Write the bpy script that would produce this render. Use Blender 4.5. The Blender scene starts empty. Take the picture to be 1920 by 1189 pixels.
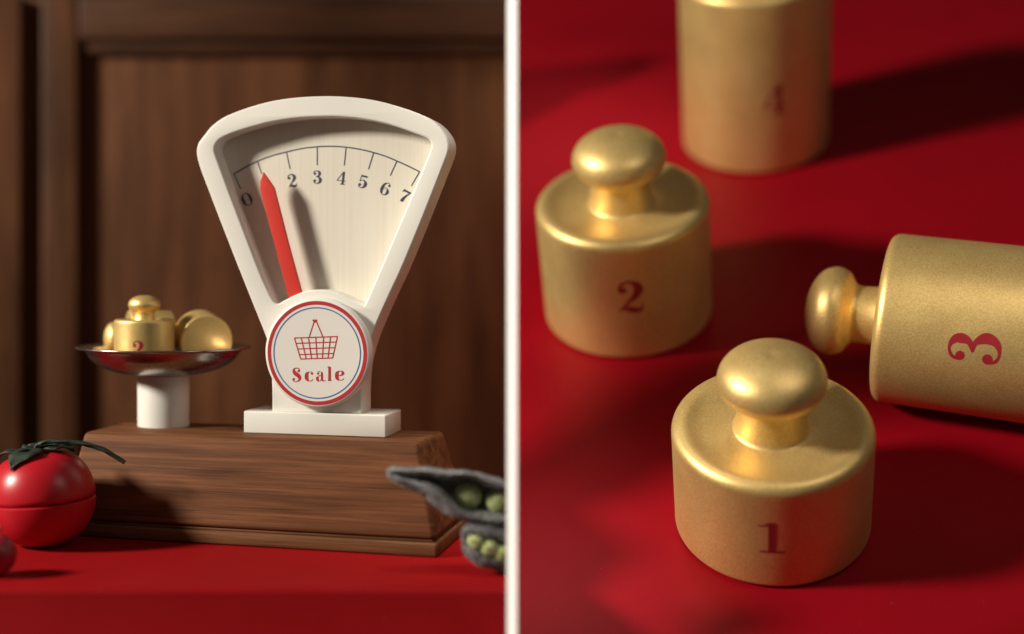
import bpy, bmesh, math, random
from mathutils import Vector, Matrix
random.seed(7)
C = bpy.context.scene.collection
PI = math.pi

# ------------------------------------------------------------ camera, light
F, CX, HY, CAMZ = 2700.0, 600.0, 500.0, 1.708      # focal (px of a 1920 px wide picture), principal column, horizon row, camera height
sc = bpy.context.scene
cd = bpy.data.cameras.new('camera'); cam = bpy.data.objects.new('camera', cd); C.objects.link(cam)
cam.location = (0, 0, CAMZ); cam.rotation_euler = (PI/2, 0, 0)
cd.sensor_fit = 'HORIZONTAL'; cd.sensor_width = 36; cd.lens = 36*F/1920
cd.shift_x = (960-CX)/1920; cd.shift_y = -(594.5-HY)/1920
cd.clip_start = .05; cd.clip_end = 200
cd.dof.use_dof = True; cd.dof.focus_distance = 8.95; cd.dof.aperture_fstop = .0506/.262
sc.camera = cam

w = bpy.data.worlds.new('World'); sc.world = w; w.use_nodes = True
bg = w.node_tree.nodes['Background']
bg.inputs[0].default_value = (1.0, .84, .68, 1); bg.inputs[1].default_value = .044

def lamp(name, loc, tgt, power, size, col):
    l = bpy.data.lights.new(name, 'AREA'); l.shape = 'DISK'; l.size = size; l.energy = power; l.color = col
    o = bpy.data.objects.new(name, l); C.objects.link(o); o.location = loc
    o.rotation_euler = (Vector(tgt)-Vector(loc)).to_track_quat('-Z', 'Y').to_euler()
    return o
lamp('window_lamp', (-17.4, 4.5, 9.7), (1, 9.6, 1.4), 6800, 3.3, (1.0, .925, .80))
lamp('shadow_fill_lamp', (3.9, 5.0, 4.9), (3.0, 9.9, .8), 56, 2.4, (1.0, .90, .80))  # added soft fill, no such fixture: lifts the shadows on the red board
def spot(name, loc, tgt, power, size, ang, col):
    l = bpy.data.lights.new(name, 'SPOT'); l.energy = power; l.shadow_soft_size = size; l.spot_size = math.radians(ang); l.spot_blend = 1; l.color = col
    o = bpy.data.objects.new(name, l); C.objects.link(o); o.location = loc
    o.rotation_euler = (Vector(tgt)-Vector(loc)).to_track_quat('-Z', 'Y').to_euler()
    return o
spot('fill_spot', (1.9, 12.4, 7.6), (2.1, 13.7, 3.2), 620, .7, 44, (1.0, .92, .80))  # added fill: brightens the board's upper left where the wall shades it
spot('fill_spot', (1.0, 7.9, 4.5), (1.15, 9.0, -.1), 900, .8, 32, (1.0, .92, .80))  # added fill: brightens the board's lower left, shaded by table and scale

sc.view_settings.view_transform = 'Standard'; sc.view_settings.look = 'None'
sc.view_settings.exposure = 0; sc.view_settings.gamma = 1; sc.view_settings.use_curve_mapping = False

# ------------------------------------------------------------ helpers
def ray(px, py): return Vector(((px-CX)/F, 1, -(py-HY)/F))
CAM = Vector((0, 0, CAMZ))
def at_y(px, py, y): return CAM + ray(px, py)*y
def hit(px, py, p0, n):
    d = ray(px, py); return CAM + d*((p0-CAM).dot(n)/d.dot(n))

def empty(name, label, cat, loc, rot=None, group=None):
    o = bpy.data.objects.new(name, None); C.objects.link(o); o.location = loc
    if rot is not None: o.rotation_mode = 'QUATERNION'; o.rotation_quaternion = rot
    o.empty_display_size = .1
    o['label'] = label; o['category'] = cat
    if group: o['group'] = group
    return o
def link(name, me, mat, parent=None, smooth=True, auto=None):
    if smooth:
        for p in me.polygons: p.use_smooth = True
    if mat: me.materials.clear(); me.materials.append(mat)
    o = bpy.data.objects.new(name, me); C.objects.link(o)
    if parent: o.parent = parent
    if smooth:
        try: me.set_sharp_from_angle(angle=math.radians(auto or 40))
        except Exception: pass
    return o
def bm_mesh(bm, name):
    me = bpy.data.meshes.new(name); bmesh.ops.recalc_face_normals(bm, faces=bm.faces); bm.to_mesh(me); bm.free(); return me
def mesh_py(verts, faces, name, recalc=True):
    me = bpy.data.meshes.new(name); me.from_pydata([tuple(v) for v in verts], [], faces); me.update()
    if recalc:
        bm = bmesh.new(); bm.from_mesh(me); bmesh.ops.recalc_face_normals(bm, faces=bm.faces); bm.to_mesh(me); bm.free()
    return me
def box_bm(x0, x1, y0, y1, z0, z1, bev=.01, seg=3, top=None):
    """box; top = (dx0, dx1, dy0, dy1) insets of the top rectangle (a frustum)"""
    t = top or (0, 0, 0, 0)
    v = [(x0, y0, z0), (x1, y0, z0), (x1, y1, z0), (x0, y1, z0),
         (x0+t[0], y0+t[2], z1), (x1-t[1], y0+t[2], z1), (x1-t[1], y1-t[3], z1), (x0+t[0], y1-t[3], z1)]
    bm = bmesh.new(); V = [bm.verts.new(p) for p in v]
    for f in ((0, 3, 2, 1), (4, 5, 6, 7), (0, 1, 5, 4), (1, 2, 6, 5), (2, 3, 7, 6), (3, 0, 4, 7)): bm.faces.new([V[i] for i in f])
    if bev: bmesh.ops.bevel(bm, geom=list(bm.edges), offset=bev, segments=seg, profile=.5, affect='EDGES')
    return bm
def lathe(profile, n=96, name='lathe', M=None):
    verts, faces = [], []; rows = []
    for (r, z) in profile:
        if r < 1e-5: rows.append([len(verts)]); verts.append(Vector((0, 0, z)))
        else:
            rows.append(list(range(len(verts), len(verts)+n)))
            for i in range(n):
                a = 2*PI*i/n; verts.append(Vector((r*math.cos(a), r*math.sin(a), z)))
    for a, b in zip(rows, rows[1:]):
        for i in range(n):
            j = (i+1) % n
            if len(a) == 1 and len(b) == 1: continue
            if len(a) == 1: faces.append((a[0], b[j], b[i]))
            elif len(b) == 1: faces.append((a[i], a[j], b[0]))
            else: faces.append((a[i], a[j], b[j], b[i]))
    if M is not None: verts = [M @ v for v in verts]
    return mesh_py(verts, faces, name)
def crom(P, n=10, closed=False):
    out = []; N = len(P)
    segs = N if closed else N-1
    for i in range(segs):
        g = (lambda k: P[k % N]) if closed else (lambda k: P[max(0, min(N-1, k))])
        p0, p1, p2, p3 = g(i-1), g(i), g(i+1), g(i+2)
        for s in range(n):
            t = s/n
            out.append(tuple(.5*((2*b)+(-a+c)*t+(2*a-5*b+4*c-d)*t*t+(-a+3*b-3*c+d)*t**3) for a, b, c, d in zip(p0, p1, p2, p3)))
    if not closed: out.append(tuple(P[-1]))
    return out
def arc_pts(prof, cx, cz, r, a0, a1, n=6):
    for i in range(n+1):
        a = math.radians(a0+(a1-a0)*i/n); prof.append((cx+r*math.cos(a), cz+r*math.sin(a)))

# ------------------------------------------------------------ flat lettering made of tapering strokes
# every stroke is a list of (x, y, width); ('dot', x, y, r) is a ball terminal; ('poly', [...]) a filled shape
GLYPH = {
 '0': [[(.30, .985, .03), (.44, .93, .06), (.545, .72, .135), (.555, .5, .15), (.545, .28, .135), (.44, .07, .06), (.30, .015, .03)],
       [(.30, .985, .03), (.16, .93, .06), (.055, .72, .135), (.045, .5, .15), (.055, .28, .135), (.16, .07, .06), (.30, .015, .03)]],
 '1': [('poly', [(.20, .03), (.20, .98), (.36, 1.0), (.36, .03)]),
       [(.0, .86, .03), (.12, .88, .035), (.22, .96, .05)], [(.02, .018, .036), (.28, .022, .05), (.54, .018, .036)]],
 '2': [('dot', .13, .72, .10), [(.06, .74, .05), (.10, .90, .05), (.27, .985, .05), (.44, .91, .13), (.50, .73, .19), (.42, .52, .14), (.25, .32, .07), (.05, .06, .03)],
       [(.05, .05, .03), (.15, .14, .08), (.33, .085, .17), (.48, .06, .13), (.56, .14, .05), (.58, .27, .02)]],
 '3': [('dot', .13, .76, .09), ('dot', .12, .23, .10), [(.06, .78, .04), (.11, .92, .05), (.27, .985, .04), (.42, .90, .12), (.455, .76, .16), (.40, .61, .10), (.22, .525, .03)],
       [(.22, .53, .03), (.40, .49, .09), (.505, .29, .18), (.43, .09, .12), (.25, .015, .04), (.10, .07, .05), (.05, .2, .04)]],
 '4': [('poly', [(.33, .03), (.33, .96), (.48, 1.0), (.48, .03)]), [(.38, .97, .04), (.19, .62, .03), (.0, .275, .03)],
       [(.0, .28, .035), (.3, .28, .035), (.60, .28, .035)], [(.22, .015, .03), (.4, .018, .035), (.58, .015, .03)]],
 '5': [('dot', .12, .24, .10), ('poly', [(.10, .84), (.08, .985), (.52, .985), (.50, .83), (.30, .85)]), [(.105, .97, .03), (.085, .7, .03), (.07, .49, .03)],
       [(.075, .49, .03), (.25, .62, .04), (.43, .53, .12), (.49, .33, .19), (.42, .11, .12), (.25, .015, .04), (.10, .07, .05), (.05, .2, .04)]],
 '6': [('dot', .47, .80, .08), [(.52, .83, .04), (.44, .96, .04), (.30, .97, .04), (.14, .82, .10), (.065, .52, .16), (.09, .22, .14), (.18, .06, .06), (.30, .015, .03)],
       [(.30, .015, .03), (.43, .08, .08), (.51, .28, .16), (.45, .47, .10), (.33, .56, .03), (.2, .52, .03), (.12, .42, .03)]],
 '7': [('poly', [(.04, .80), (.06, .99), (.20, .97), (.58, .99), (.56, .92), (.42, .83), (.20, .83)]), [(.055, .96, .04), (.04, .84, .03), (.035, .7, .02)],
       [(.565, .96, .04), (.42, .68, .08), (.30, .36, .15), (.265, .11, .19), (.27, .03, .15)]],
 'S': [('dot', .40, .77, .08), ('dot', .09, .19, .085), [(.45, .78, .04), (.42, .93, .04), (.27, .985, .04), (.12, .91, .08), (.10, .76, .14), (.20, .60, .21), (.38, .44, .21), (.47, .27, .15), (.42, .10, .08), (.26, .015, .03), (.12, .03, .03), (.04, .14, .04)]],
 'c': [('dot', .36, .55, .07), [(.40, .56, .04), (.35, .66, .03), (.24, .685, .03)], [(.20, .675, .04), (.085, .56, .13), (.06, .35, .16), (.09, .14, .13), (.20, .02, .05)], [(.23, .014, .02), (.34, .05, .03), (.42, .16, .02)]],
 'a': [('dot', .11, .53, .07), [(.06, .54, .04), (.12, .66, .03), (.24, .685, .04)], ('poly', [(.30, .69), (.40, .66), (.44, .55), (.44, .12), (.50, .04), (.56, .02), (.48, -.01), (.38, .0), (.30, .10), (.30, .35)]),
       [(.27, .42, .03), (.15, .36, .05)], [(.11, .33, .06), (.055, .2, .15), (.10, .05, .10), (.19, .01, .04)], [(.22, .012, .02), (.27, .05, .025), (.30, .12, .02)], [(.50, .03, .03), (.56, .03, .02), (.60, .07, .015)]],
 'l': [('poly', [(.09, .02), (.09, .92), (.02, .99), (.10, 1.03), (.24, .985), (.24, .02)]), [(.06, .012, .025), (.17, .012, .03), (.28, .012, .025)]],
 'e': [[(.20, .685, .04), (.085, .56, .13), (.06, .35, .16), (.09, .14, .13), (.20, .02, .05)], [(.24, .69, .03), (.36, .64, .08), (.40, .50, .12), (.34, .40, .07), (.20, .355, .03), (.13, .35, .03)], [(.24, .014, .02), (.36, .04, .03), (.46, .16, .02)]],
}
BOLD = 0
def stroke_poly(pts, n=8):
    P = crom(pts, n); V = []; Fc = []
    for i, p in enumerate(P):
        a, b = P[max(0, i-1)], P[min(len(P)-1, i+1)]
        dx, dy = b[0]-a[0], b[1]-a[1]; L = math.hypot(dx, dy) or 1
        w = max(p[2], .004)/2 if p[2] > .9 else (p[2]*(1.10+BOLD*.22)+.012+BOLD*.012)/2
        V += [(p[0]-dy/L*w, p[1]+dx/L*w), (p[0]+dy/L*w, p[1]-dx/L*w)]
        if i: k = 2*i; Fc.append((k-2, k-1, k+1, k))
    return V, Fc
def glyph2d(ch):
    V, Fc = [], []
    for s in GLYPH[ch]:
        if s[0] == 'dot':
            o = len(V); n = 18
            V += [(s[1]+s[3]*math.cos(2*PI*i/n), s[2]+s[3]*math.sin(2*PI*i/n)) for i in range(n)]; Fc.append(tuple(range(o, o+n)))
        elif s[0] == 'poly':
            o = len(V); V += list(s[1]); Fc.append(tuple(range(o, o+len(s[1]))))
        else:
            v, f = stroke_poly(s); o = len(V); V += v; Fc += [tuple(i+o for i in q) for q in f]
    return V, Fc
class Print:
    """collects flat shapes; 'place' maps a 2D point and a tiny layer height to 3D"""
    def __init__(self, place): self.pl = place; self.V = []; self.F = []; self.k = 0
    def add(self, V, Fc):
        o = len(self.V); self.k += 1; h = .00002*self.k
        self.V += [self.pl(x, y, h) for x, y in V]; self.F += [tuple(i+o for i in f) for f in Fc]
    def line(self, pts, w, n=1):
        P = [(x, y, w) for x, y in pts]
        V, Fc = [], []
        q = crom(P, n) if n > 1 else P
        v, f = stroke_poly(q, 1); self.add(v, f)
    def dot(self, x, y, r, n=20): self.add([(x+r*math.cos(2*PI*i/n), y+r*math.sin(2*PI*i/n)) for i in range(n)], [tuple(range(n))])
    def ring(self, x, y, r0, r1, n=128):
        V = []; Fc = []
        for i in range(n):
            a = 2*PI*i/n; V += [(x+r0*math.cos(a), y+r0*math.sin(a)), (x+r1*math.cos(a), y+r1*math.sin(a))]
            k = 2*i; m = 2*((i+1) % n); Fc.append((k, k+1, m+1, m))
        self.add(V, Fc)
    def glyph(self, ch, cx, cy, h, rot=0, sx=1.0, flip=1):
        V, Fc = glyph2d(ch); mx = (min(v[0] for v in V)+max(v[0] for v in V))/2; my = .5
        c, s = math.cos(rot), math.sin(rot)
        self.add([(cx+h*((x-mx)*sx*c-(y-my)*s), cy+flip*h*((x-mx)*sx*s+(y-my)*c)) for x, y in V], Fc)
    def build(self, name, mat, parent): return link(name, mesh_py(self.V, self.F, name, recalc=False), mat, parent, smooth=False)

# ------------------------------------------------------------ materials
def new_mat(name):
    m = bpy.data.materials.new(name); m.use_nodes = True; nt = m.node_tree
    return m, nt, nt.nodes['Principled BSDF']
def N(nt, t, **kw):
    n = nt.nodes.new(t)
    for k, v in kw.items():
        if k in n.inputs: n.inputs[k].default_value = v
        else: setattr(n, k, v)
    return n
def ramp_node(nt, src, stops):
    r = nt.nodes.new('ShaderNodeValToRGB'); e = r.color_ramp.elements
    while len(e) < len(stops): e.new(.5)
    for q, (p, c) in zip(e, stops): q.position = p; q.color = (*c, 1) if len(c) == 3 else c
    nt.links.new(src, r.inputs[0]); return r
def coords(nt, scale=(1, 1, 1), kind='Object', loc=(0, 0, 0)):
    tc = nt.nodes.new('ShaderNodeTexCoord'); mp = nt.nodes.new('ShaderNodeMapping')
    mp.inputs['Scale'].default_value = scale; mp.inputs['Location'].default_value = loc
    nt.links.new(tc.outputs[kind], mp.inputs[0]); return mp.outputs[0]
def simple(name, col, rough=.5, metal=0, noise=.06, nscale=30, bump=.05, bscale=200, coat=0, sheen=0, spec=.5, dust=0):
    m, nt, b = new_mat(name)
    n = N(nt, 'ShaderNodeTexNoise', Scale=nscale, Detail=5.0); nt.links.new(coords(nt), n.inputs['Vector'])
    r = ramp_node(nt, n.outputs[0], [(.3, tuple(c*(1-noise) for c in col)), (.7, tuple(min(1, c*(1+noise)) for c in col))])
    colour = r.outputs[0]
    if dust:
        vo = N(nt, 'ShaderNodeTexVoronoi', Scale=17.0); nt.links.new(coords(nt), vo.inputs['Vector'])
        big = N(nt, 'ShaderNodeTexNoise', Scale=6.0); nt.links.new(coords(nt), big.inputs['Vector'])
        th = N(nt, 'ShaderNodeMath', operation='MULTIPLY'); nt.links.new(big.outputs[0], th.inputs[0]); th.inputs[1].default_value = .085
        lt = N(nt, 'ShaderNodeMath', operation='LESS_THAN'); nt.links.new(vo.outputs['Distance'], lt.inputs[0]); nt.links.new(th.outputs[0], lt.inputs[1])
        fac = N(nt, 'ShaderNodeMath', operation='MULTIPLY'); nt.links.new(lt.outputs[0], fac.inputs[0]); fac.inputs[1].default_value = .22
        mx = N(nt, 'ShaderNodeMix', data_type='RGBA'); nt.links.new(fac.outputs[0], mx.inputs[0]); nt.links.new(colour, mx.inputs[6]); mx.inputs[7].default_value = (.55, .40, .38, 1); colour = mx.outputs[2]
    nt.links.new(colour, b.inputs['Base Color'])
    b.inputs['Roughness'].default_value = rough; b.inputs['Metallic'].default_value = metal
    b.inputs['Coat Weight'].default_value = coat; b.inputs['Specular IOR Level'].default_value = spec; b.inputs['Sheen Weight'].default_value = sheen
    if bump:
        n2 = N(nt, 'ShaderNodeTexNoise', Scale=bscale, Detail=3.0); nt.links.new(coords(nt), n2.inputs['Vector'])
        bp = N(nt, 'ShaderNodeBump', Strength=bump, Distance=.01); nt.links.new(n2.outputs[0], bp.inputs['Height']); nt.links.new(bp.outputs[0], b.inputs['Normal'])
    return m
def wood(name, dark, mid, light, stretch, rough=.45, loc=(0, 0, 0), pore=1.0, kind='Object'):
    m, nt, b = new_mat(name)
    v = coords(nt, stretch, kind, loc)
    n1 = N(nt, 'ShaderNodeTexNoise', Scale=1.0, Detail=6.0, Roughness=.6, Distortion=.6); nt.links.new(v, n1.inputs['Vector'])
    base = ramp_node(nt, n1.outputs[0], [(.30, dark), (.5, mid), (.68, light)])
    mn_ = min(stretch); v2 = coords(nt, tuple(s*(2.2 if s == mn_ else 6) for s in stretch), kind, loc)
    n2 = N(nt, 'ShaderNodeTexNoise', Scale=1.3, Detail=8.0, Roughness=.7); nt.links.new(v2, n2.inputs['Vector'])
    st = ramp_node(nt, n2.outputs[0], [(.34, (.55, .52, .50)), (.5, (.93, .93, .93)), (.7, (1.08, 1.07, 1.06))])
    mx = N(nt, 'ShaderNodeMix', data_type='RGBA', blend_type='MULTIPLY'); mx.inputs[0].default_value = pore
    nt.links.new(base.outputs[0], mx.inputs[6]); nt.links.new(st.outputs[0], mx.inputs[7])
    nt.links.new(mx.outputs[2], b.inputs['Base Color'])
    b.inputs['Roughness'].default_value = rough; b.inputs['Specular IOR Level'].default_value = .12
    bp = N(nt, 'ShaderNodeBump', Strength=.22, Distance=.006); nt.links.new(n2.outputs[0], bp.inputs['Height']); nt.links.new(bp.outputs[0], b.inputs['Normal'])
    return m
M = {}
M['white'] = simple('white_paint', (.72, .70, .645), .42, noise=.015, nscale=6, bump=.05, bscale=160)
M['dial'] = None
M['gold'] = None
M['walnut'] = wood('walnut_block', (.07, .026, .011), (.150, .058, .024), (.225, .091, .038), (.55, 8, 15), .62)
M['walnut_plinth'] = wood('walnut_plinth', (.085, .034, .015), (.17, .074, .033), (.24, .11, .05), (.6, 10, 16), .55, loc=(3, 1, 2))
M['panel'] = wood('panel_wood', (.056, .021, .009), (.100, .038, .0155), (.152, .061, .025), (2.6, 2.6, .30), .6, pore=.8)
M['stile'] = wood('stile_wood', (.05, .020, .009), (.088, .035, .016), (.13, .053, .024), (3.4, 3.4, .45), .5, loc=(4, 2, 1), pore=.8)
M['rail'] = wood('rail_wood', (.035, .014, .007), (.062, .025, .012), (.09, .037, .017), (.5, 3, 5), .5, loc=(1, 7, 1), pore=.8)
M['red_lacquer'] = simple('red_lacquer', (.27, .005, .007), .5, spec=.07, dust=1, noise=.05, nscale=2.2, bump=.03, bscale=90)
M['red_board'] = simple('red_board_paint', (.25, .002, .0075), .48, spec=.09, dust=1, noise=.05, nscale=1.6, bump=.03, bscale=70)
M['red_pointer'] = simple('red_pointer_paint', (.60, .035, .022), .4, noise=.03, bump=.04)
M['red_print'] = simple('red_print', (.42, .02, .03), .5, bump=0)
M['red_numeral'] = simple('red_numeral', (.33, .012, .022), .5, bump=0)
M['blue_print'] = simple('blue_print', (.03, .12, .38), .5, bump=0)
M['ink'] = simple('dark_ink', (.045, .045, .075), .5, bump=0)
M['tomato'] = simple('tomato_paint', (.44, .009, .018), .33, spec=.4, noise=.04, nscale=3, bump=.03, bscale=60)
M['seam'] = simple('dark_seam', (.06, .006, .006), .8, bump=0)
M['leaf'] = simple('leaf_felt', (.011, .021, .012), .55, noise=.2, nscale=25, bump=.35, bscale=120)
M['plush'] = simple('grey_plush', (.26, .257, .262), .95, noise=.38, nscale=70, bump=1.0, bscale=120, sheen=.5)
M['pea'] = simple('pea_plush', (.60, .67, .33), .9, noise=.15, nscale=60, bump=.6, bscale=150, sheen=.35)
M['divider'] = simple('divider_paint', (.88, .88, .87), .5, noise=.01, bump=.02)
m, nt, b = new_mat('brushed_steel')
b.inputs['Metallic'].default_value = 1; b.inputs['Base Color'].default_value = (.40, .355, .335, 1)
n = N(nt, 'ShaderNodeTexNoise', Scale=14.0, Detail=4.0); nt.links.new(coords(nt, (1, 1, 12)), n.inputs['Vector'])
r = ramp_node(nt, n.outputs[0], [(.3, (.22,)*3), (.7, (.32,)*3)]); nt.links.new(r.outputs[0], b.inputs['Roughness'])
M['steel'] = m
def gold_mat(name, scale):
    m, nt, b = new_mat(name)
    v = coords(nt)
    n = N(nt, 'ShaderNodeTexNoise', Scale=4.0*scale, Detail=6.0, Roughness=.65); nt.links.new(v, n.inputs['Vector'])
    r = ramp_node(nt, n.outputs[0], [(.30, (.735, .51, .19)), (.55, (.76, .54, .21)), (.75, (.78, .565, .235))]); nt.links.new(r.outputs[0], b.inputs['Base Color'])
    b.inputs['Metallic'].default_value = .66
    fg = N(nt, 'ShaderNodeTexNoise', Scale=95.0*scale, Detail=2.0, Roughness=.7); nt.links.new(v, fg.inputs['Vector'])
    fr = ramp_node(nt, fg.outputs[0], [(.35, (.90, .89, .86)), (.65, (1.20, 1.20, 1.20))])
    fm = N(nt, 'ShaderNodeMix', data_type='RGBA', blend_type='MULTIPLY'); fm.inputs[0].default_value = 1; nt.links.new(r.outputs[0], fm.inputs[6]); nt.links.new(fr.outputs[0], fm.inputs[7]); nt.links.new(fm.outputs[2], b.inputs['Base Color'])
    r2 = ramp_node(nt, n.outputs[0], [(.3, (.42,)*3), (.7, (.49,)*3)]); nt.links.new(r2.outputs[0], b.inputs['Roughness'])
    n2 = N(nt, 'ShaderNodeTexNoise', Scale=120.0*scale, Detail=3.0); nt.links.new(v, n2.inputs['Vector'])
    vo = N(nt, 'ShaderNodeTexNoise', Scale=9.0*scale, Detail=2.0); nt.links.new(v, vo.inputs['Vector'])
    ad = N(nt, 'ShaderNodeMath', operation='MULTIPLY_ADD'); nt.links.new(vo.outputs[0], ad.inputs[0]); ad.inputs[1].default_value = .12; nt.links.new(n2.outputs[0], ad.inputs[2])
    bp = N(nt, 'ShaderNodeBump', Strength=.13, Distance=.010/scale); nt.links.new(ad.outputs[0], bp.inputs['Height']); nt.links.new(bp.outputs[0], b.inputs['Normal'])
    return m
M['gold'] = gold_mat('satin_gold_paint', 1.0); M['gold_small'] = gold_mat('satin_gold_paint_small', 2.6)
# dial paper: cream with faint vertical fibres
m, nt, b = new_mat('dial_paper')
n = N(nt, 'ShaderNodeTexNoise', Scale=1.0, Detail=4.0); nt.links.new(coords(nt, (70, 2, .8)), n.inputs['Vector'])
r = ramp_node(nt, n.outputs[0], [(.3, (.66, .60, .50)), (.5, (.69, .645, .55)), (.7, (.70, .66, .57))]); nt.links.new(r.outputs[0], b.inputs['Base Color']); b.inputs['Roughness'].default_value = .6
M['dial'] = m

# ------------------------------------------------------------ setting: panelled wooden wall behind the scale
WY = 13.7
def wx(px, y=WY): return (px-CX)/F*y
def wz(py, y=WY): return CAMZ-(py-HY)/F*y
wall = empty('panelled_wall', 'dark walnut panelled wall with vertical grain behind the white scale', 'wall', (0, WY, -1))
def wpart(name, x0, x1, y0, y1, z0, z1, mat, bev=.02):
    bm = box_bm(x0, x1, y0, y1, z0, z1, bev)
    bmesh.ops.translate(bm, verts=bm.verts, vec=(0, -WY, 1))
    return link(name, bm_mesh(bm, name), mat, wall)
ZB, ZT = -1.0, 4.27
XR = wx(957)
wpart('panel', wx(30), XR, WY, WY+.15, ZB, ZT, M['panel'], .004)
wpart('stile', wx(77, 13.56), wx(146, 13.56), 13.56, WY-.002, ZB, ZT, M['stile'], .03)
wpart('stile', wx(-120, 13.53), wx(40, 13.53), 13.53, WY+.15, ZB, ZT, M['stile'], .03)
wpart('rail', wx(146.5, 13.56), XR, 13.56, WY-.002, wz(74, 13.56), ZT, M['rail'], .03)
wpart('moulding', wx(147, 13.62), XR, 13.62, WY-.002, wz(101, 13.62), wz(76, 13.62), M['rail'], .03)

# added blocker to the left, out of view, put there to shade the right part of the wall
po = empty('shade_blocker', 'added square post out of view on the left, shading the right part of the wall', 'post', (-5, 10.65, -1))
bm = box_bm(-.12, .12, -.12, .12, 0, 7.5, .02); link('blocker_shaft', bm_mesh(bm, 'blocker_shaft'), M['stile'], po)

# red table under the scale
def line_x(px, y): return (px-CX)/F*y
table = empty('red_table', 'glossy red tabletop with a rounded front edge under the wooden scale', 'table', (-.4, 9, 0))
yf, yb = 7.64, 10.7
prof = []                                   # (y, z) section, front edge rounded
arc_pts(prof, yf+.05, -.05, .05, 180, 90, 8)
prof += [(yb, 0), (yb, -.6), (yf-.34, -.6)]
xl = -3.6
V = []; Fc = []
for side in (0, 1):
    for (y, z) in prof: V.append((xl if side == 0 else line_x(956, y), y, z))
n = len(prof)
for i in range(n): j = (i+1) % n; Fc.append((i, j, n+j, n+i))
Fc.append(tuple(range(n))); Fc.append(tuple(range(n, 2*n)))
V = [Vector(v)-Vector((-.4, 9, 0)) for v in V]
link('tabletop', mesh_py(V, Fc, 'tabletop'), M['red_lacquer'], table)

# ------------------------------------------------------------ the scale
PH = math.radians(17)
def rotz(a): return Matrix.Rotation(a, 4, 'Z').to_quaternion()
B0 = Vector((-1.668, 9.155, 0))
scale = empty('kitchen_scale', 'white toy kitchen scale with fan shaped dial and red pointer on a walnut block', 'scale', B0, rotz(-PH))
Q = rotz(-PH).to_matrix(); Qi = Q.inverted()
def loc(p): return Qi @ (Vector(p)-B0)
ZTOP = .645
bm = box_bm(0, 2.46, 0, 1.02, 0, .082, .014); wb = link('plinth', bm_mesh(bm, 'plinth'), M['walnut_plinth'], scale)
bm = box_bm(.03, 2.43, .03, .99, .083, .098, .004); link('groove', bm_mesh(bm, 'groove'), M['walnut_plinth'], scale)
bm = box_bm(.012, 2.448, .012, 1.008, .099, ZTOP, .03, 4, top=(.10, .135, .135, .135)); link('walnut_block', bm_mesh(bm, 'walnut_block'), M['walnut'], scale)
# white stand block
sbl = loc(hit(457, 812, Vector((0, 0, ZTOP)), Vector((0, 0, 1))))
sx0, sy0 = sbl.x, sbl.y
bm = box_bm(sx0, sx0+.935, sy0, sy0+.40, ZTOP+.001, ZTOP+.141, .008); link('stand', bm_mesh(bm, 'stand'), M['white'], scale)
yF = sy0+.045                                # front plane of the head (local y)
nF = Q @ Vector((0, -1, 0))
def onF(px, py, d=0):                        # pixel -> local (x, z) on the plane d behind the head's front
    p = loc(hit(px, py, Q @ Vector((0, yF+d, 0)) + B0, nF)); return (p.x, p.z)
outer_px = [(510, 772), (510, 735), (508, 690), (503, 650), (497, 628), (471.5, 564), (446, 500), (414, 418), (383, 337), (373, 309), (368.5, 288), (371, 270), (383, 253), (397, 236), (417, 221), (440, 210.5), (474.5, 198.5), (511.6, 189), (557, 182.5),
  (614.6, 180), (669, 183), (712, 190), (754.8, 202), (783, 212), (809, 224.5), (826, 239), (837.5, 256), (841.5, 271.5), (839.5, 288), (831, 311), (795, 403), (755, 500), (731, 552), (708, 603), (692, 645), (681, 690), (678, 735), (678, 778)]
inner_px = [(516, 568.5), (499, 538), (482, 498), (458, 435), (434, 372), (410, 307), (402, 283), (404.5, 270), (413, 260.5), (430, 252), (455, 243), (485, 234.5), (511.6, 228), (560, 221), (614.6, 218.6), (650, 219.8), (683, 223.5), (715, 229.5), (740, 236.5),
  (770, 247), (795, 256.5), (805, 263), (808, 274), (804, 288), (785, 334), (750, 417), (714.7, 500), (697, 541), (684, 570), (679, 571.5), (665, 565), (642, 553), (620, 545.5), (598, 543), (575, 545.5), (553, 553), (533, 563)]
def extruded(name, loops, y0, y1, bev, mat, parent):
    cu = bpy.data.curves.new(name, 'CURVE'); cu.dimensions = '2D'; cu.fill_mode = 'BOTH'
    for L in loops:
        s = cu.splines.new('POLY'); s.points.add(len(L)-1); s.use_cyclic_u = True
        for q, (x, z) in zip(s.points, L): q.co = (x, z, 0, 1)
    cu.extrude = (y1-y0)/2-bev; cu.bevel_depth = bev; cu.bevel_resolution = 4; cu.offset = -bev
    tmp = bpy.data.objects.new('tmp', cu); C.objects.link(tmp)
    me = bpy.data.meshes.new_from_object(tmp.evaluated_get(bpy.context.evaluated_depsgraph_get()))
    bpy.data.objects.remove(tmp); me.name = name
    for v in me.vertices: x, y, z = v.co; v.co = (x, (y0+y1)/2-z, y)
    bm = bmesh.new(); bm.from_mesh(me); bmesh.ops.remove_doubles(bm, verts=bm.verts, dist=1e-5); bmesh.ops.recalc_face_normals(bm, faces=bm.faces); bm.to_mesh(me); bm.free()
    return link(name, me, mat, parent, auto=50)
oL = [onF(*p) for p in crom(outer_px, 4, True)]
# keep the foot of the column straight
oL = [onF(*p) for p in crom(outer_px, 5)]
oL[0] = (oL[0][0], ZTOP+.139); oL[-1] = (oL[-1][0], ZTOP+.139)
iL = [onF(*p) for p in crom(inner_px, 4, True)]
REC, THK = .15, .235
extruded('head_frame', [oL, iL], yF, yF+THK, .012, M['white'], scale)
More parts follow.
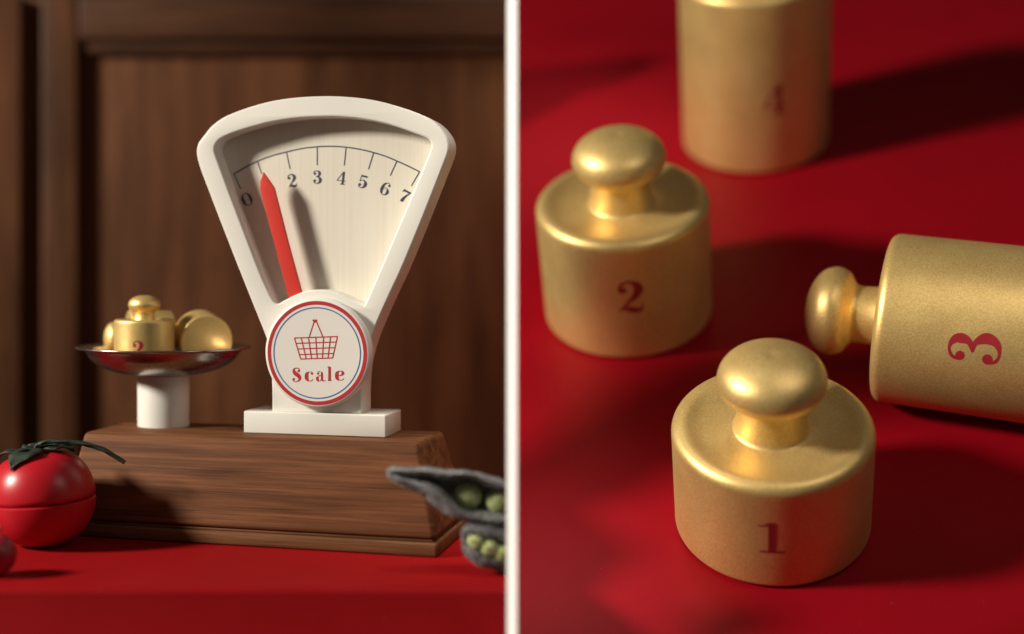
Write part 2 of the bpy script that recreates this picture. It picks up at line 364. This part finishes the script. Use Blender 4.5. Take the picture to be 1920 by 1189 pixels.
# dial face: a plate filling the opening
dl = [onF(*p) for p in inner_px]
cxm = sum(p[0] for p in dl)/len(dl); czm = sum(p[1] for p in dl)/len(dl)
dl = [((x-cxm)*1.04+cxm, (z-czm)*1.04+czm) for x, z in dl]
bm = bmesh.new(); f = bm.faces.new([bm.verts.new((x, yF+REC, z)) for x, z in dl])
ex = bmesh.ops.extrude_face_region(bm, geom=[f]); bmesh.ops.translate(bm, verts=[v for v in ex['geom'] if isinstance(v, bmesh.types.BMVert)], vec=(0, .03, 0))
bmesh.ops.triangulate(bm, faces=[q for q in bm.faces if len(q.verts) > 4])
dial = link('dial_face', bm_mesh(bm, 'dial_face'), M['dial'], scale, smooth=False)
def placeF(d):
    def f(px, py, h):
        x, z = onF(px, py, d-h); return Vector((x, yF+d-h-.001, z))
    return f
R1 = lambda x, y: (340+x/3.496, 160+y/3.496)
pr = Print(placeF(REC))
pr.line([R1(*p) for p in [(345, 582), (420, 538), (500, 498), (592, 463), (690, 437), (790, 415), (890, 403), (985, 400), (1080, 406), (1172, 420), (1260, 441), (1340, 466), (1412, 496), (1490, 531), (1562, 567)]], 2.4, 5)
for a, b in (((345, 582), (391, 681)), ((502, 503), (527, 580)), ((690, 440), (713, 549)), ((891, 405), (891, 524)), ((1080, 412), (1068, 526)), ((1260, 445), (1227, 551)), ((1412, 500), (1370, 592)), ((1562, 567), (1508, 660))):
    pr.line([R1(*a), R1(*b)], 2.0)
for ch, cx, cy in (('0', 430, 748), ('2', 727, 625), ('3', 893, 602), ('4', 1050, 607), ('5', 1193, 632), ('6', 1337, 678), ('7', 1465, 728)):
    a = math.atan2(cx-903, 1763-cy)
    V, Fc = glyph2d(ch); mx = (min(v[0] for v in V)+max(v[0] for v in V))/2
    h = 24.5; c, s = math.cos(a), math.sin(a); X, Y = R1(cx, cy)
    pr.add([(X+h*((x-mx)*1.12*c+(y-.5)*s), Y+h*((x-mx)*1.12*s-(y-.5)*c)) for x, y in V], Fc)
# thin dark border line of the dial, a little inside the recess edge
bl = [(413.8, 286), (419, 268), (436, 258), (470, 248)]
pr.line([(521, 566), (494.5, 498), (470, 433), (446, 369), (421, 305), (414.5, 284), (418, 270), (427, 262), (445, 255)], 1.6, 4)
pr.build('dial_markings', M['ink'], dial)
# pointer
pp = [(493.3, 323), (487, 340), (487.3, 357), (515, 460), (541, 557), (551, 595), (573, 590), (565, 548), (539, 452), (513.5, 352), (504, 338)]
pl = [onF(x, y, .02) for x, y in pp]
extruded('pointer', [pl], yF+.022, yF+.05, .004, M['red_pointer'], scale)
# badge: a thick round disc in front of the column
bc = onF(594, 662, -.075); BR = .345
prof = [(0, 0)]; prof += [(BR-.02, 0)]; arc_pts(prof, BR-.02, .02, .02, -90, 0, 5); prof += [(BR, .0735), (0, .0735)]
MB = Matrix.Translation((bc[0], yF-.075, bc[1])) @ Matrix.Rotation(-PI/2, 4, 'X')
badge = link('badge', lathe(prof, 128, 'badge', MB), M['white'], scale, auto=30)
def placeL(y):
    return lambda x, z, h: Vector((x, y-h-.001, z))
pr = Print(placeL(yF-.075)); pr.ring(bc[0], bc[1], .303, .326); pr.build('ring', M['red_print'], badge)
pr = Print(placeL(yF-.075)); pr.ring(bc[0], bc[1], .2800, .2872); pr.build('line_ring', M['blue_print'], badge)
R5 = lambda x, y: (480+x/4.954, 540+y/4.954)
pr = Print(placeF(-.075))
L5 = lambda pts, w: pr.line([R5(*p) for p in pts], w)
TL, TR, BRr, BL = (357, 465), (757, 451), (712, 650), (415, 660)
for a, b in ((TL, TR), (TR, BRr), (BRr, BL), (BL, TL)): L5([a, b], 2.1)
for t in (.255, .52, .79):
    a = tuple(TL[i]+(BL[i]-TL[i])*t for i in (0, 1)); b = tuple(TR[i]+(BRr[i]-TR[i])*t for i in (0, 1)); L5([a, b], 2.0)
for a, b in ((420, 466), (487, 516), (555, 568), (628, 617), (693, 668)):
    L5([(a, 465-14*(a-357)/400), (b, 660-10*(b-415)/297)], 2.0)
L5([(494, 456), (541, 308)], 2.0); L5([(619, 450), (560, 308)], 2.0)
for x, y in ((536, 302), (558, 302), (547, 312)): pr.dot(*R5(x, y), 2.2)
pr.build('basket_emblem', M['red_print'], badge)
pr = Print(placeF(-.075))
BOLD = .4
for ch, x0, x1, yb in (('S', 338, 420, 872), ('c', 452, 532, 868), ('a', 556, 646, 866), ('l', 660, 702, 862), ('e', 733, 820, 860)):
    V, Fc = glyph2d(ch); a = min(v[0] for v in V); b = max(v[0] for v in V); H = 130
    pr.add([R5(x0+(x-a)/(b-a)*(x1-x0), yb-y*H) for x, y in V], Fc)
BOLD = 0
pr.build('lettering', M['red_print'], badge)
# post and pan
pc = Vector((-1.046, 9.62, ZTOP)); lp = loc(pc)
prof = [(0, .001), (.172, .001)]; arc_pts(prof, .168, .335, .006, 0, 90, 3); prof += [(0, .341)]
link('pan_post', lathe(prof, 64, 'pan_post', Matrix.Translation(lp)), M['white'], scale, auto=30)
PZ = ZTOP+.343                               # underside of the pan
outp = [(0, 0), (.20, .002), (.30, .016), (.40, .050), (.47, .095), (.508, .145), (.520, .166), (.535, .172), (.572, .174), (.582, .179)]
inp = [(.582, .184), (.574, .189), (.535, .183), (.513, .176), (.500, .150), (.462, .103), (.395, .060), (.30, .027), (.20, .013), (0, .011)]
prof = [p[:2] for p in crom([(a, b) for a, b in outp], 4)] + [p[:2] for p in crom([(a, b) for a, b in inp], 4)]
link('pan', lathe(prof, 128, 'pan', Matrix.Translation((lp.x, lp.y, PZ))), M['steel'], scale, auto=60)

# ------------------------------------------------------------ brass-gold weights
def weight(name, label, r, h, origin, quat, mat, num=None, face=0, numz=.36, numh=.37, group=None, kz=0):
    """lathe weight standing on its base along local z; face = angle of the numeral round the axis"""
    e = empty(name, label, 'weight', origin, quat, group)
    p = [(0, .014*r), (.82*r, .014*r), (.87*r, .011*r), (.90*r, .003*r)]
    arc_pts(p, .93*r, .07*r, .07*r, -90, 0, 6)
    p.append((r, h*.5)); p.append((r, h-.16*r))
    arc_pts(p, .89*r, h-.11*r, .11*r, 0, 90, 9)
    p += [q[:2] for q in crom([(.845*r, h-.006*r), (.72*r, h-.045*r), (.56*r, h-.06*r), (.45*r, h-.055*r), (.40*r, h-.045*r)], 4)]
    link('body', lathe(p, 128, 'body'), mat, e, auto=60)
    K = r*kz; H = h+K
    k = [q[:2] for q in crom([(.42*r, h-.058*r), (.375*r, h-.03*r), (.355*r, h+.03*r), (.34*r, h+.13*r+K*.5), (.345*r, H+.22*r), (.39*r, H+.275*r), (.48*r, H+.335*r), (.525*r, H+.42*r), (.53*r, H+.50*r), (.49*r, H+.605*r), (.40*r, H+.69*r), (.26*r, H+.755*r), (.13*r, H+.782*r), (.05*r, H+.784*r), (0, H+.777*r)], 5)]
    link('knob', lathe(k, 96, 'knob'), mat, e, auto=80)
    if num:
        rr = r*1.0025
        def pl(x, z, hh):
            a = face+x/rr; return Vector(((rr+hh)*math.cos(a), (rr+hh)*math.sin(a), z))
        pr = Print(pl); V, Fc = glyph2d(num); mx = (min(v[0] for v in V)+max(v[0] for v in V))/2
        # subdivide wide filled shapes enough to follow the curve
        H = numh*r
        bm = bmesh.new()
        for f in Fc:
            try: bm.faces.new([bm.verts.new((H*(V[i][0]-mx)*1.15, H*(V[i][1]-.5)+numz*h, 0)) for i in f])
            except Exception: pass
        me = bpy.data.meshes.new('numeral')
        bmesh.ops.triangulate(bm, faces=[q for q in bm.faces if len(q.verts) > 4])
        for v in bm.verts: v.co = pl(v.co.x, v.co.y, 0)
        bm.to_mesh(me); bm.free()
        link('numeral', me, M['red_numeral'], e, smooth=False)
    return e
def frame_quat(x, y, z): return Matrix((x, y, z)).transposed().to_quaternion()
# --- in the pan
G1 = 'gold weights in the scale pan'
p0 = at_y(270, 660, 9.50); pz = PZ+.03
weight('gold_weight', 'upright gold weight with a red 2 standing in the metal pan', .2, .345, (p0.x, 9.52, pz-.002), Matrix.Identity(3).to_quaternion(), M['gold_small'], '2', math.radians(-95), .455, .53, G1)
ax = Vector((-.95, -.28, .06)).normalized(); s = ax.cross(Vector((0, 0, 1))).normalized(); t = ax.cross(s)
c = at_y(320, 640, 9.86)
weight('gold_weight', 'gold weight lying behind the upright one, its knob pointing left over the pan', .2, .30, (c.x, 9.86, PZ+.215), frame_quat(s, t, ax), M['gold_small'], None, group=G1)
ax = Vector((-.30, .93, .13)).normalized(); s = ax.cross(Vector((0, 0, 1))).normalized(); t = ax.cross(s)
c = at_y(388, 648, 9.55)
weight('gold_weight', 'gold weight tipped on its side showing its round base at the right of the pan', .178, .25, (c.x, 9.55, PZ+.222), frame_quat(s, t, ax), M['gold_small'], None, group=G1)

# ------------------------------------------------------------ right-hand set: red sloping board with large weights
FW = ray(1436, 606).normalized(); RT = Vector((FW.y, -FW.x, 0)).normalized(); UP = RT.cross(FW)
TH = math.radians(36.5)
BN = (UP*math.cos(TH)-FW*math.sin(TH)).normalized(); BV = (FW*math.cos(TH)+UP*math.sin(TH)).normalized(); BU = RT
BP = at_y(1446, 975, 9.0)                    # where the "1" weight stands
def on_board(px, py): return hit(px, py, BP, BN)
# wedge block
board = empty('red_board', 'glossy deep red sloping board under the large gold weights', 'board', (BP.x, BP.y, -1))
near, far = 6.9, 23.0
def bz(x, y): return BP.z-((x-BP.x)*BN.x+(y-BP.y)*BN.y)/BN.z
V = []
for y, px in ((near, 961.5), (near, 2500), (far, 2500), (far, 961.5)):
    x = (px-CX)/F*y; V.append((x, y, bz(x, y)))
V += [(x, y, -1.2) for x, y, z in V[:4]]
V = [Vector(v)-Vector((BP.x, BP.y, -1)) for v in V]
bm = bmesh.new(); vv = [bm.verts.new(v) for v in V]
for f in ((0, 1, 2, 3), (7, 6, 5, 4), (0, 4, 5, 1), (1, 5, 6, 2), (2, 6, 7, 3), (3, 7, 4, 0)): bm.faces.new([vv[i] for i in f])
link('slope', bm_mesh(bm, 'slope'), M['red_board'], board, smooth=False)
QB = frame_quat(BU, BV, BN)
def rad(px_half, p): return px_half*p.y/F/1.03
GR = 'large gold weights on the red board'
A0 = -PI/2
p1 = BP; r1 = rad(180, p1)
weight('gold_weight', 'squat gold weight numbered 1 standing nearest on the red board', r1, 1.36*r1, p1, QB, M['gold'], '1', A0+.0, .53, .41, GR, .09)
p2 = on_board(1178, 582); r2 = rad(157, p2)
weight('gold_weight', 'gold weight numbered 2 standing on the red board behind the squat one', r2, 1.62*r2, p2, QB, M['gold'], '2', A0+.15, .56, .43, GR, .07)
p4 = on_board(1416, 262); r4 = rad(134, p4)
weight('gold_weight', 'tall blurred gold weight standing farthest back on the red board', r4, 2.62*r4, p4, QB, M['gold'], '4', A0+.26, .44, .45, GR, .1)
# the fallen one
a = math.radians(168); ax = (BU*math.cos(a)+BV*math.sin(a)).normalized()
p3 = on_board(1648, 718); r3 = rad(158, p3)
base = p3 + BN*r3 - ax*(2.05*r3)
s = ax.cross(BN).normalized(); t = ax.cross(s)          # local x = s, y = t, z = ax
side = (-BV if s.dot(BV) < 0 else -BV)
def ang(v): return math.atan2(v.dot(t), v.dot(s))
el = math.radians(24); fv = (-BV*math.cos(el)+BN*math.sin(el))
weight('gold_weight', 'gold weight numbered 3 lying on its side with its knob to the left', r3, 2.05*r3, base, frame_quat(s, t, ax), M['gold'], '3', ang(fv), .48, .52, GR, .08)

# ------------------------------------------------------------ produce toys
def blob(fn, nu, nv, name, mat, parent=None, closed_ends=True, fz=0):
    V = []; Fc = []
    for i in range(nu):
        for j in range(nv): V.append(fn(i/(nu-1), 2*PI*j/nv))
    for i in range(nu-1):
        for j in range(nv): k = (j+1) % nv; Fc.append((i*nv+j, i*nv+k, (i+1)*nv+k, (i+1)*nv+j))
    if closed_ends: Fc.append(tuple(range(nv))); Fc.append(tuple(range((nu-1)*nv, nu*nv)))
    me = mesh_py(V, Fc, name)
    if fz: fuzz(me, fz, .009, .0016)
    return link(name, me, mat, parent, auto=70)
def tube(pts, rads, nv, name, mat, parent, n=6, twist=0, lump=0):
    P = crom([(*p, r) for p, r in zip(pts, rads)], n); V = []; Fc = []
    for i, p in enumerate(P):
        q = Vector(p[:3]); d = (Vector(P[min(i+1, len(P)-1)][:3])-Vector(P[max(i-1, 0)][:3])).normalized()
        a = d.cross(Vector((0, 1, 0.01))).normalized(); b = d.cross(a)
        for j in range(nv):
            th = 2*PI*j/nv; rr = p[3]*(1+lump*math.cos(3*th+twist*i)); V.append(q+a*rr*math.cos(th)+b*rr*math.sin(th))
    for i in range(len(P)-1):
        for j in range(nv): k = (j+1) % nv; Fc.append((i*nv+j, i*nv+k, (i+1)*nv+k, (i+1)*nv+j))
    Fc.append(tuple(range(nv))); Fc.append(tuple(range((len(P)-1)*nv, len(P)*nv)))
    return link(name, mesh_py(V, Fc, name), mat, parent, auto=80)
# cut tomato
ty = 8.83; tr = .326
tc = at_y(86, 940, ty); tom = empty('toy_tomato', 'red wooden toy tomato with a dark leaf, split by a seam, left of the scale', 'toy tomato', (tc.x, ty, 0), Matrix.Rotation(math.radians(-4), 3, 'Y').to_quaternion())
zc = .294
def tprof(a0, a1, n=24):
    out = []
    for i in range(n+1):
        a = math.radians(a0+(a1-a0)*i/n); e = .92 if a < 0 else .96
        out.append((tr*abs(math.cos(a))**.86, zc+tr*e*math.sin(a)*(1-.10*max(0, math.sin(a))**6)))
    return out
low = [(0, zc-tr*.905), (.10, zc-tr*.905)]+[p for p in tprof(-76, -4)]; low += [(tr-.012, zc-.010), (0, zc-.010)]
up = [(0, zc-.004), (tr-.012, zc-.004)]+[(tr-.002, zc+.004)]+tprof(4, 90); up[-1] = (0, up[-1][1]-.012)
link('half', lathe(low, 96, 'half'), M['tomato'], tom, auto=50)
link('half', lathe(up, 96, 'half'), M['tomato'], tom, auto=50)
zt = zc+tr*.86
TP = sorted(tprof(4, 90, 40))
def ztop(d):
    for (r0, z0), (r1, z1) in zip(TP, TP[1:]):
        if r0 <= d <= r1: return z0+(z1-z0)*(d-r0)/max(1e-6, r1-r0)
    return TP[0][1] if d < TP[0][0] else TP[-1][1]-2.2*(d-TP[-1][0])
def leaf(points, name):
    """flat pointed leaf laid over the tomato's top: points = centre line (angle, reach) with half width"""
    V = []; Fc = []; n = 14; m = 5
    ang0, reach, wid, lift = points
    for i in range(n+1):
        t = i/n; rr = .02+reach*t; wdt = wid*math.sin(PI*min(1, t*.93+.07))**.8*(1-t*.2)
        for j in range(m):
            s = (j-(m-1)/2)/((m-1)/2); th = ang0
            x = rr*math.cos(th)-s*wdt*math.sin(th); y = rr*math.sin(th)+s*wdt*math.cos(th)
            d = math.hypot(x, y); z = ztop(d)+.014+.012*abs(math.sin(t*PI*2.2+ang0))+.020*t*abs(s)+lift*t*t
            V.append((x, y, z))
    for i in range(n):
        for j in range(m-1): Fc.append((i*m+j, i*m+j+1, (i+1)*m+j+1, (i+1)*m+j))
    o = link(name, mesh_py(V, Fc, name), M['leaf'], tom, auto=80)
    so = o.modifiers.new('thick', 'SOLIDIFY'); so.thickness = .008
for a, L, wd, dr in ((-8, .20, .085, .02), (-118, .25, .115, -.005), (184, .27, .10, .05), (62, .2, .08, .03), (120, .2, .08, .03)): leaf((math.radians(a), L, wd, dr), 'leaf')
def tl(px, py, y=ty): return Matrix.Rotation(math.radians(4), 3, 'Y') @ (at_y(px, py, y)-Vector((tc.x, ty, 0)))
tube([tl(66, 842), tl(72, 834), tl(92, 828), tl(130, 829), tl(170, 835), tl(205, 849), tl(234, 868)], [.012, .013, .014, .0145, .0145, .0145, .013], 14, 'stem', M['leaf'], tom, 10, twist=.55, lump=.16)
# small red toy in the foreground
sy = 7.95; s0 = at_y(-9, 1068, sy)
ra = empty('toy_radish', 'small round dark red toy by the front edge of the table', 'toy vegetable', (s0.x, sy, 0))
rr = .118
pf = [(0, .006)]+[(rr*math.cos(math.radians(a))**.9, rr*1.0+rr*.96*math.sin(math.radians(a))) for a in range(-80, 81, 8)]+[(0, rr*1.93)]
link('body', lathe(pf, 64, 'body'), simple('radish_paint', (.36, .010, .028), .4, bump=.04), ra, auto=80)
tube([Vector((0, 0, rr*1.9)), Vector((.01, 0, rr*2.05)), Vector((.03, .01, rr*2.3))], [.012, .01, .008], 10, 'stem', M['leaf'], ra)

# pea pods
def fuzz(me, count, length, width):
    """adds short felt fibres standing on the surface of a closed mesh"""
    bm = bmesh.new(); bm.from_mesh(me); bm.normal_update()
    fs = list(bm.faces); cum = []; t = 0
    for f in fs: t += f.calc_area(); cum.append(t)
    import bisect
    for _ in range(count):
        f = fs[min(len(fs)-1, bisect.bisect(cum, random.random()*t))]
        vs = f.verts; k = random.randrange(1, len(vs)-1) if len(vs) > 3 else 1
        a, b = random.random(), random.random()
        if a+b > 1: a, b = 1-a, 1-b
        p = vs[0].co*(1-a-b)+vs[k].co*a+vs[k+1].co*b
        d = (f.normal+Vector((random.uniform(-1, 1), random.uniform(-1, 1), random.uniform(-1, 1)))*.7).normalized()
        s = d.cross(Vector((random.uniform(-1, 1), random.uniform(-1, 1), random.uniform(-1, 1)))).normalized()*width
        L = length*random.uniform(.5, 1.1)
        bm.faces.new([bm.verts.new(p-s), bm.verts.new(p+s), bm.verts.new(p+d*L)])
    bm.to_mesh(me); bm.free(); return me
def pod(name, label, top, bot, seam_u, seam_l, y0, peas, thick, bulge):
    """top/bot: outline pixels; seam: inner lips; the pod is a closed plush shell with an opening towards the viewer"""
    e = empty(name, label, 'toy vegetable', at_y(840, 1000, y0))
    O = e.location
    n = 44; m = 20
    T = crom([(x, y) for x, y in top], 12); B = crom([(x, y) for x, y in bot], 12); U = crom(seam_u, 12); L = crom(seam_l, 12)
    def samp(P, t):
        k = t*(len(P)-1); i = min(int(k), len(P)-2); f = k-i; return (P[i][0]*(1-f)+P[i+1][0]*f, P[i][1]*(1-f)+P[i+1][1]*f)
    V = []; Fc = []
    for i in range(n+1):
        t = i/n; a, b, u, l = samp(T, t), samp(B, t), samp(U, t), samp(L, t)
        w = thick*math.sin(PI*min(1, .04+.80*t))**.75*(1 if t < .9 else math.sqrt(max(0.02, 1-((t-.9)/.1)**2)))
        row = []
        # upper lip -> top -> round the back -> bottom -> lower lip
        path = [(u, -.30), (tuple(.55*p+.45*q for p, q in zip(u, a)), -.62), (tuple(.2*p+.8*q for p, q in zip(u, a)), -.42), (a, 0.05), (tuple(.8*p+.2*q for p, q in zip(a, b)), .62), (tuple(.5*p+.5*q for p, q in zip(a, b)), .9), (tuple(.2*p+.8*q for p, q in zip(a, b)), .62), (b, .05), (tuple(.2*p+.8*q for p, q in zip(l, b)), -.5), (tuple(.55*p+.45*q for p, q in zip(l, b)), -.75), (l, -.35)]
        pts = crom([(p[0], p[1], d) for p, d in path], 3)
        for (x, y, d) in pts: V.append(at_y(x, y, y0+d*w+bulge*t)-O)
        # inside of the pocket, back towards the upper lip
        mid = tuple((p+q)/2 for p, q in zip(u, l))
        for q, d in ((tuple(.85*p+.15*z for p, z in zip(l, mid)), .25), (mid, .5), (tuple(.85*p+.15*z for p, z in zip(u, mid)), .25)): V.append(at_y(q[0], q[1], y0+d*w+bulge*t)-O)
        K = len(pts)+3
    from mathutils import noise as mn
    for i, v in enumerate(V):
        d = mn.noise_vector(Vector(v)*9)*.012+mn.noise_vector(Vector(v)*28)*.005; V[i] = v+d
    for i in range(n):
        for j in range(K): k = (j+1) % K; Fc.append((i*K+j, i*K+k, (i+1)*K+k, (i+1)*K+j))
    Fc.append(tuple(range(K))); Fc.append(tuple(range(n*K, (n+1)*K)))
    o = link('shell', fuzz(mesh_py(V, Fc, 'shell'), 9000, .017, .0022), M['plush'], e, auto=180)
    for (px, py, rpx, dy) in peas:
        c = at_y(px, py, y0+dy)-O; r = rpx*y0/F
        blob(lambda u, v, c=c, r=r: c+Vector((1.06*r*math.sin(PI*(u*.98+.01))*math.cos(v), r*math.sin(PI*(u*.98+.01))*math.sin(v), r*math.cos(PI*(u*.98+.01)))), 22, 32, 'pea', M['pea'], e, fz=2200)
    return e
pod('toy_pea_pod', 'grey plush pea pod leaning up on the right, shadowed green peas in its opening',
    [(724, 886), (729, 880), (740, 878), (778, 879), (833, 880), (877, 885), (910, 890), (931, 899), (950, 908), (955, 925)],
    [(725, 890), (732, 898), (745, 906), (785, 925), (811, 945), (837, 960), (866, 973), (885, 981), (915, 989), (950, 995), (955, 985)],
    [(735, 886), (762, 891), (802, 894), (822, 893), (846, 894), (877, 895), (905, 909), (927, 919), (950, 926), (953, 935)],
    [(735, 889), (767, 901), (802, 905), (822, 914), (837, 928), (853, 944), (868, 955), (899, 960), (920, 962), (950, 962), (953, 958)],
    8.02, [(877, 929, 25, .075), (932, 940, 21, .045)], .15, .06)
pod('toy_pea_pod', 'grey plush pea pod lying lowest at the right, pale green peas between its lips',
    [(868, 993), (875, 986), (888, 982), (910, 982), (931, 988), (950, 998), (955, 1008)],
    [(869, 1030), (874, 1040), (888, 1050), (910, 1061), (931, 1068), (950, 1073), (955, 1066)],
    [(870, 997), (877, 1002), (899, 1008), (920, 1018), (938, 1026), (950, 1036), (954, 1040)],
    [(870, 1024), (881, 1024), (899, 1030), (920, 1041), (940, 1048), (950, 1052), (954, 1053)],
    7.98, [(893, 1014, 15.5, -.01), (916, 1027, 16, -.02), (939, 1038, 16, -.02)], .10, .03)

# ------------------------------------------------------------ white divider between the two sets
dy = 7.30; xa, xb = (951-CX)/F*dy, (969-CX)/F*dy
dv = empty('divider_strip', 'slim white upright strip standing between the walnut scale and the large gold weights', 'divider', ((xa+xb)/2, dy, -1.2))
cxd = (xa+xb)/2
# triangular section: one broad face turned to the light on the left
A = ((951-CX)/F*(dy+.07), dy+.07); B = ((969-CX)/F*(dy-.02), dy-.02); Cc = ((966-CX)/F*(dy+.10), dy+.10)
bm = bmesh.new()
lo = [bm.verts.new((x-cxd, y-dy, 0)) for x, y in (A, B, Cc)]; hi = [bm.verts.new((x-cxd, y-dy, 5.2)) for x, y in (A, B, Cc)]
bm.faces.new(lo); bm.faces.new(hi[::-1])
for i in range(3): j = (i+1) % 3; bm.faces.new((lo[i], lo[j], hi[j], hi[i]))
link('strip', bm_mesh(bm, 'strip'), M['divider'], dv, smooth=False)
